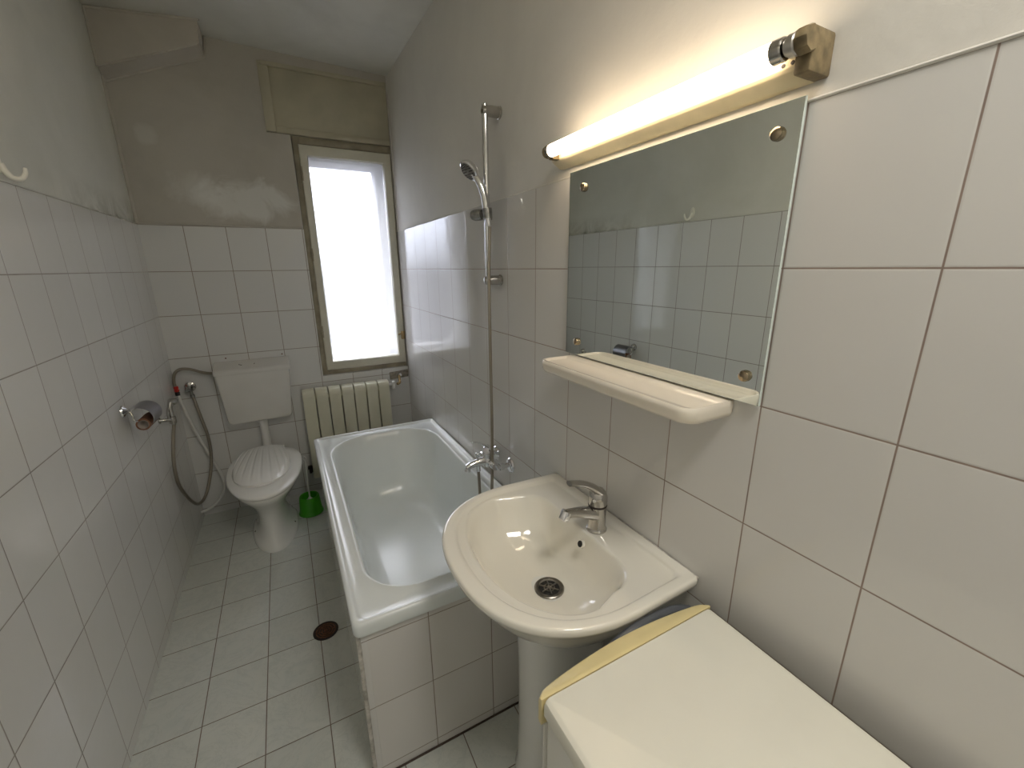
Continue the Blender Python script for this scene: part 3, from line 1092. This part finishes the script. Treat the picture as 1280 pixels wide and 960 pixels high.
lidv = []
for j in range(nr + 1):
    q = j / nr
    row = []
    for i in range(na + 1):
        u = -1 + 2 * i / na
        ang = u * 1.33
        # fan centred slightly behind the hinge
        rad = q * shell_r(u) * q ** .0
        fx_ = math.sin(ang) * .158 / math.sin(1.33) * 1.0
        # outline point (egg) for this angle
        ex = .150 * math.sin(u * PI / 2 * .98)
        ey = -.39 - .285 * math.cos(u * PI / 2 * .98) ** .82
        # inner anchor on the hinge edge
        ax_, ay_ = u * .104, hy
        bulge = math.sin(q * PI) * (1 - abs(u)) * .0
        px_ = ax_ + (ex - ax_) * q ** .8 * (shell_r(u) if q > .9 else 1)
        py_ = ay_ + (ey - ay_) * q + bulge
        if abs(u) > .6:
            py_ = ay_ + (ey - ay_) * q
        rib = -.0034 * (4 * q * (1 - q)) ** .8 * max(0, math.cos(u * PI * 9)) ** 2
        dome = .018 * (1 - (2 * q - 1) ** 2) * .6 + .012 * (1 - u * u)
        edge = -.016 * max(0, (q - .86) / .14) ** 1.3
        z = .446 + dome + rib + edge
        row.append(bm.verts.new((.403 + px_, py_, z)))
    lidv.append(row)
for j in range(nr):
    for i in range(na):
        bm.faces.new((lidv[j][i], lidv[j][i + 1], lidv[j + 1][i + 1], lidv[j + 1][i]))
# skirt and underside
bd = [lidv[0][i] for i in range(na + 1)] + [lidv[j][na] for j in range(1, nr + 1)] + [lidv[nr][i] for i in range(na - 1, -1, -1)] + [lidv[j][0] for j in range(nr - 1, 0, -1)]
low = [bm.verts.new((p.co.x, p.co.y, .4290)) for p in bd]
m_ = len(bd)
for i in range(m_):
    bm.faces.new((bd[i], bd[(i + 1) % m_], low[(i + 1) % m_], low[i]))
bm.faces.new(low)
lid = finish(bm, 'lid', M['wc_plastic'], tl, smooth=45)
for sgn in (-1, 1):
    bm = bmesh.new()
    tube(bm, [(TXc + sgn * .055, -.118, .424), (TXc + sgn * .105, -.118, .424)], .011, n=12)
    finish(bm, 'hinge', M['wc_plastic'], tl)

# ------------------------------------------------------------------ cistern and flush pipe
cn = thing('cistern', 'white plastic cistern hung on the tiled wall above the toilet', 'cistern', (.415, 0, .62))
cx0, cx1 = .220, .622
bm = bmesh.new()


def cring(i, y0, z0, z1, xa, xb, rb):
    # ring in x-z at depth y0, rounded lower corners
    pts = []
    n = 8
    for k in range(n + 1):
        a = PI + .5 * PI * k / n
        pts.append((xa + .022 + rb + rb * math.cos(a), y0, z0 + rb + rb * math.sin(a)))
    for k in range(n + 1):
        a = 1.5 * PI + .5 * PI * k / n
        pts.append((xb - .022 - rb + rb * math.cos(a), y0, z0 + rb + rb * math.sin(a)))
    pts.append((xb, y0, z1))
    pts.append((xa, y0, z1))
    return pts


rings = [cring(0, -.001, .625, .952, cx0, cx1, .03), cring(0, -.115, .625, .952, cx0, cx1, .03), cring(0, -.132, .629, .950, cx0 + .004, cx1 - .004, .03), cring(0, -.138, .637, .946, cx0 + .012, cx1 - .012, .03)]
loft(bm, rings)
finish(bm, 'tank', M['cistern'], cn, smooth=35)
bm = bmesh.new()
prism(bm, [(-.001, .953), (-.001, 1.002), (-.018, 1.004), (-.130, .972), (-.142, .962), (-.142, .940), (-.136, .940), (-.134, .953)], 0, cx0 - .003, cx1 + .003, bev=.003)
finish(bm, 'lid', M['cistern'], cn, smooth=30)
bm = bmesh.new()
tube(bm, [(.366, -.085, .9855), (.352, -.078, .9875), (.350, -.070, .990)], .0018, n=6)
finish(bm, 'button_mark', M['drain_dark'], cn)
bm = bmesh.new()
tube(bm, [(.430, -.085, .9855), (.434, -.075, .9885)], .0018, n=6)
finish(bm, 'button_mark', M['drain_dark'], cn)
fp_ = thing('flush_pipe', 'white flush pipe joining the cistern to the toilet', 'pipe', (.425, -.06, .4))
bm = bmesh.new()
tube(bm, [(.425, -.066, .626), (.425, -.066, .50), (.424, -.072, .43), (.422, -.092, .385), (.42, -.115, .36)], .0245, n=20)
finish(bm, 'pipe', M['white_pvc'], fp_)
bm = bmesh.new()
lathe(bm, [(.031, 0), (.031, .02), (.027, .022)], (.425, -.066, .602), n=20)
finish(bm, 'collar', M['white_pvc'], fp_)
for (x_, z_) in ((.285, 1.018), (.59, 1.017)):
    pass

# ------------------------------------------------------------------ water valve, supply hoses, sprayer
wv = thing('angle_valve', 'chrome angle valve on the back wall left of the cistern', 'valve', (.072, 0, .865))
bm = bmesh.new()
lathe(bm, [(.030, 0), (.029, .004), (.018, .010)], (.074, 0, .868), axis=(0, -1, 0), n=24)
finish(bm, 'wall_flange', M['chrome_dull'], wv)
bm = bmesh.new()
lathe(bm, [(.010, 0), (.010, .05)], (.074, -.004, .868), axis=(0, -1, 0), n=14)
lathe(bm, [(.009, 0), (.009, .045), (.012, .046), (.012, .060)], (.078, -.044, .872), axis=(.1, 0, -1), n=14)
finish(bm, 'body', M['chrome_dark'], wv)
bm = bmesh.new()
lathe(bm, [(.016, 0), (.018, .004), (.018, .016), (.014, .020)], (.074, -.052, .868), axis=(0, -1, 0), n=8)
lathe(bm, [(.010, 0), (.012, .004), (.012, .018)], (.088, -.040, .876), axis=(1, 0, .25), n=10)
finish(bm, 'knob', M['chrome_dark'], wv)

bm = bmesh.new()
tube(bm, [(.222, -.062, .945), (.19, -.06, .950), (.15, -.058, .962), (.10, -.056, .985), (.055, -.055, .990), (.024, -.056, .968), (.012, -.057, .92), (.013, -.058, .885)], .0085, n=12)
o = finish(bm, 'cistern_supply_hose', M['braid'])
tag(o, 'braided metal hose arching into the left side of the cistern', 'hose')
hf = thing('hose_connector', 'red and black connector under the braided cistern hose', 'hose fitting', (.014, -.06, .85))
bm = bmesh.new()
lathe(bm, [(.0095, 0), (.0125, .004), (.0125, .010), (.010, .014), (.012, .020), (.012, .030), (.0095, .034)], (.016, -.059, .858), n=12)
finish(bm, 'sleeve', M['red'], hf)
bm = bmesh.new()
tube(bm, [(.014, -.060, .872), (.030, -.075, .870)], .005, n=10)
finish(bm, 'tap_lever', M['red'], hf)
bm = bmesh.new()
lathe(bm, [(.012, 0), (.0125, .003), (.0125, .020), (.011, .023)], (.017, -.059, .836), n=12)
finish(bm, 'collar', M['rubber'], hf)
bm = bmesh.new()
tube(bm, [(.018, -.059, .838), (.030, -.058, .76), (.052, -.056, .64), (.085, -.055, .50), (.120, -.056, .38), (.143, -.058, .29), (.148, -.062, .22), (.130, -.070, .155), (.09, -.080, .105), (.045, -.085, .080), (.006, -.09, .070)], .0075, n=12)
o = finish(bm, 'water_hose', M['white_pvc'])
tag(o, 'white plastic hose running from the red connector down to the floor corner', 'hose')

bm = bmesh.new()
tube(bm, [(.084, -.044, .820), (.092, -.05, .76), (.108, -.07, .66), (.122, -.08, .55), (.116, -.09, .42), (.092, -.12, .30), (.062, -.17, .215), (.040, -.24, .205), (.030, -.32, .255), (.024, -.42, .36),
          (.022, -.49, .47), (.026, -.49, .59), (.038, -.455, .70), (.050, -.435, .772)], .0088, n=12)
o = finish(bm, 'sprayer_hose', M['braid'])
tag(o, 'long braided hose looping from the angle valve to the bidet sprayer', 'hose')

sh = thing('sprayer_holder', 'chrome holder on the left tiled wall carrying the bidet sprayer', 'holder', (0, -.44, .80))
bm = bmesh.new()
lathe(bm, [(.017, 0), (.017, .004), (.010, .008)], (0, -.462, .810), axis=(1, 0, 0), n=18)
tube(bm, [(0, -.470, .812), (.030, -.462, .808), (.050, -.440, .800)], .0085, n=12)
finish(bm, 'arm', M['chrome_dull'], sh)
bm = bmesh.new()
lathe(bm, [(.0155, -.018), (.0165, -.014), (.0165, .014), (.0155, .018)], (.050, -.437, .798), n=18)
finish(bm, 'socket', M['chrome_dull'], sh)
sy = thing('bidet_sprayer', 'small chrome bidet sprayer hooked on the left wall beyond the paper holder', 'sprayer', (.05, -.436, .78))
bm = bmesh.new()
tube(bm, [(.050, -.436, .772), (.049, -.434, .82), (.048, -.430, .860), (.054, -.420, .888)], [.0095, .0115, .0125, .0130], n=14)
finish(bm, 'handle', M['chrome_dull'], sy)
bm = bmesh.new()
lathe(bm, [(.010, -.012), (.016, -.006), (.0175, .004), (.0175, .018), (.015, .021)], (.056, -.414, .893), axis=(.65, .45, -.25), n=18)
finish(bm, 'head', M['chrome_dull'], sy)
bm = bmesh.new()
tube(bm, [(.044, -.446, .868), (.040, -.458, .845), (.040, -.460, .815)], [.005, .0055, .004], n=8, flat=(1.3, .6))
finish(bm, 'trigger', M['chrome_dull'], sy)

# ------------------------------------------------------------------ paper holder and leftover roll
ph = thing('paper_holder', 'chrome toilet paper holder with curved flap on the left tiled wall', 'toilet roll holder', (0, -.92, 1.0))
bm = bmesh.new()
lathe(bm, [(.023, 0), (.025, .003), (.023, .009), (.014, .014), (.008, .022), (.008, .03)], (0, -.918, .998), axis=(1, 0, 0), n=26)
finish(bm, 'wall_flange', M['chrome'], ph)
bm = bmesh.new()
tube(bm, [(.026, -.920, .992), (.032, -.924, .975), (.036, -.934, .958), (.046, -.92, .950), (.052, -.87, .950), (.054, -.826, .950)], .0048, n=10)
tube(bm, [(.026, -.918, 1.0), (.034, -.916, 1.003), (.044, -.915, 1.006)], .0048, n=10)
finish(bm, 'arm', M['chrome'], ph)
# flap: part of a cylinder around the roll axis, swung up and away from the wall
bm = bmesh.new()
ra, na_ = .050, 22
c0 = Vector((.052, -.938, .960))
c1 = Vector((.056, -.815, .958))
ax_d = (c1 - c0).normalized()
ua = Vector((0, 0, 1))
ua = (ua - ax_d * ua.dot(ax_d)).normalized()
ub = ax_d.cross(ua).normalized()
if ub.x < 0:
    ub = -ub
ro, ri = [], []
for i in range(na_ + 1):
    a = math.radians(-50 + 168 * i / na_)
    for lst, rad_ in ((ro, ra), (ri, ra - .0016)):
        dv = ua * math.cos(a) * rad_ + ub * math.sin(a) * rad_
        lst.append((c0 + dv, c1 + dv))
ring_list = []
for i in range(na_ + 1):
    ring_list.append([ro[i][0], ro[i][1], ri[i][1], ri[i][0]])
loft(bm, ring_list)
finish(bm, 'flap', M['flap'], ph, smooth=40)
rl = thing('cardboard_roll', 'empty brown cardboard roll under the flap of the chrome paper holder', 'paper roll', (.072, -.83, .935))
bm = bmesh.new()
cA, cB = c0.lerp(c1, .08) + Vector((.008, 0, -.026)), c0.lerp(c1, .92) + Vector((.008, 0, -.026))
lathe(bm, [(.025, 0), (.025, (cB - cA).length)], cA, axis=(cB - cA), n=26, cap0=False, cap1=False)
lathe(bm, [(.019, 0), (.019, (cB - cA).length)], cA, axis=(cB - cA), n=26, cap0=False, cap1=False)
finish(bm, 'wound_layers', M['cardboard'], rl)
a_, b_, d_ = frame_from(cB - cA)
for q in (cA, cB):
    bm = bmesh.new()
    r1 = [q + a_ * (.025 * math.cos(2 * PI * i / 26)) + b_ * (.025 * math.sin(2 * PI * i / 26)) for i in range(26)]
    r2 = [q + a_ * (.019 * math.cos(2 * PI * i / 26)) + b_ * (.019 * math.sin(2 * PI * i / 26)) for i in range(26)]
    loft(bm, [r1, r2], False, False)
    finish(bm, 'end_ring', M['cardboard'], rl)
bm = bmesh.new()
lathe(bm, [(.0185, -.001), (.0185, (cB - cA).length + .001), (.016, (cB - cA).length + .001), (.016, -.001)], cA, axis=(cB - cA), n=26, cap0=False, cap1=False)
finish(bm, 'core', M['paper'], rl)

# ------------------------------------------------------------------ wall hook
hk = thing('wall_hook', 'white plastic hook on the left wall just above the tiles', 'hook', (0, -1.285, 1.80))
bm = bmesh.new()
lathe(bm, [(.018, 0), (.017, .006), (.013, .008)], (-.007, -1.30, 1.846), axis=(1, 0, 0), n=20, sx=.85, sy=1.6)
finish(bm, 'plate', M['hook'], hk)
bm = bmesh.new()
tube(bm, [(.0, -1.30, 1.842), (.007, -1.298, 1.822), (.017, -1.295, 1.808), (.032, -1.290, 1.808), (.042, -1.287, 1.822), (.044, -1.286, 1.838)], [.009, .008, .007, .0065, .0055, .0045], n=12)
finish(bm, 'prong', M['hook'], hk)

# ------------------------------------------------------------------ toilet brush
bh = thing('brush_holder', 'bright green plastic toilet brush pot on the floor beside the toilet', 'brush holder', (.615, -.285, 0))
bm = bmesh.new()
lathe(bm, [(.070, 0), (.075, .004), (.073, .014), (.067, .024), (.060, .118), (.056, .124), (.050, .121), (.045, .02), (0, .018)], (.622, -.300, 0), n=34)
finish(bm, 'pot', M['green'], bh)
tbh = thing('toilet_brush', 'toilet brush with clear white handle standing in the green pot', 'toilet brush', (.613, -.29, .02))
bm = bmesh.new()
tube(bm, [(.625, -.294, .10), (.626, -.285, .20), (.627, -.275, .36)], .0048, n=10)
tube(bm, [(.627, -.275, .36), (.619, -.275, .375), (.627, -.274, .388), (.635, -.274, .375), (.627, -.275, .36)], .003, n=8)
finish(bm, 'handle', M['white_pvc'], tbh)
bm = bmesh.new()
lathe(bm, [(.008, .022), (.030, .03), (.033, .05), (.030, .085), (.012, .10), (.006, .11)], (.624, -.295, 0), n=24)
finish(bm, 'bristles', M['wc_plastic'], tbh)

# ------------------------------------------------------------------ floor drain
fd = thing('floor_drain', 'round rusty brown floor drain beside the bathtub panel', 'floor drain', (.615, -1.375, 0))
bm = bmesh.new()
c = (.614, -1.376, 0)
lathe(bm, [(.052, 0), (.052, .002), (.049, .0035), (.045, .003), (.045, .0008)], c, n=40, cap0=False, cap1=False)
finish(bm, 'rim', M['drain_dark'], fd)
bm = bmesh.new()
lathe(bm, [(.046, .0008), (0, .0009)], c, n=40)
finish(bm, 'well', M['drain_dark'], fd)
bm = bmesh.new()
for r0, r1 in ((.041, .036), (.030, .025), (.019, .014), (.008, .0001)):
    lathe(bm, [(r0, .001), (r0, .003), (r1, .003), (r1, .001)], c, n=32, cap0=False, cap1=False)
for i in range(6):
    a = i * PI / 3
    tube(bm, [(c[0] + .01 * math.cos(a), c[1] + .01 * math.sin(a), .002), (c[0] + .041 * math.cos(a), c[1] + .041 * math.sin(a), .002)], .0016, n=6)
finish(bm, 'grate', M['rust'], fd)

# two wall plugs above the cistern
for k_, (x_, z_) in enumerate(((.280, 1.022), (.590, 1.018))):
    bm = bmesh.new()
    lathe(bm, [(.0045, 0), (.0040, .002), (0, .0025)], (x_, 0, z_), axis=(0, -1, 0), n=10)
    o = finish(bm, 'wall_screw', M['rust'], base=(x_, 0, z_))
    tag(o, ('rusty screw head in the tiles over the left end of the cistern', 'rusty screw head in the tiles over the right end of the cistern')[k_], 'screw', 'screws above the cistern')

# ------------------------------------------------------------------ camera
cam = bpy.data.cameras.new('camera')
co = bpy.data.objects.new('camera', cam)
COL.objects.link(co)
yaw, pitch, roll, fpx = 0.48860283, 0.27055729, -0.00987640, 526.7666
fwd = Vector((math.sin(yaw) * math.cos(pitch), math.cos(yaw) * math.cos(pitch), -math.sin(pitch)))
rgt = Vector((math.cos(yaw), -math.sin(yaw), 0))
upv = rgt.cross(fwd)
r2 = rgt * math.cos(roll) + upv * math.sin(roll)
u2 = -rgt * math.sin(roll) + upv * math.cos(roll)
mat = Matrix((r2, u2, -fwd)).transposed().to_4x4()
mat.translation = Vector((0.6434316, -3.1086491, 1.5516257))
co.matrix_world = mat
cam.sensor_width = 36
cam.sensor_fit = 'HORIZONTAL'
cam.lens = fpx / 1280 * 36
cam.clip_start = .02
S.camera = co

# ------------------------------------------------------------------ light
w = bpy.data.worlds.new('sky')
S.world = w
w.use_nodes = True
nt = w.node_tree
bg = nt.nodes['Background']
tc = nt.nodes.new('ShaderNodeTexCoord')
sp = nt.nodes.new('ShaderNodeSeparateXYZ')
nt.links.new(tc.outputs['Generated'], sp.inputs[0])
rp = nt.nodes.new('ShaderNodeValToRGB')
mr_ = nt.nodes.new('ShaderNodeMapRange')
mr_.inputs[1].default_value = -.3
mr_.inputs[2].default_value = .5
nt.links.new(sp.outputs[2], mr_.inputs[0])
nt.links.new(mr_.outputs[0], rp.inputs[0])
rp.color_ramp.elements[0].position = 0.0
rp.color_ramp.elements[0].color = (.055, .055, .062, 1)
rp.color_ramp.elements[1].position = 1.0
rp.color_ramp.elements[1].color = (1, 1, 1, 1)
e = rp.color_ramp.elements.new(.36)
e.color = (.065, .066, .073, 1)
e = rp.color_ramp.elements.new(.50)
e.color = (.8, .85, .95, 1)
nt.links.new(rp.outputs[0], bg.inputs[0])
bg.inputs[1].default_value = 5.8

fill = bpy.data.lights.new('fill_light', 'AREA')  # added fill behind the viewer, no fixture there; brightens the dark room
fill.shape = 'DISK'
fill.size = .45
fill.energy = 8.5
fill.color = (1, .95, .87)
ho = bpy.data.objects.new('fill_light', fill)
COL.objects.link(ho)
ho.location = (1.08, -3.30, 2.60)

S.view_settings.view_transform = 'Standard'
S.view_settings.look = 'None'
S.view_settings.gamma = 1
S.view_settings.use_curve_mapping = False
S.view_settings.exposure = 0.80
S.cycles.use_denoising = True
S.cycles.max_bounces = 12
S.cycles.diffuse_bounces = 8
S.cycles.glossy_bounces = 6
S.cycles.transmission_bounces = 8
S.cycles.sample_clamp_indirect = 8
S.cycles.caustics_reflective = False
S.cycles.caustics_refractive = True

for o in bpy.data.objects:
    if '_base' in o:
        del o['_base']
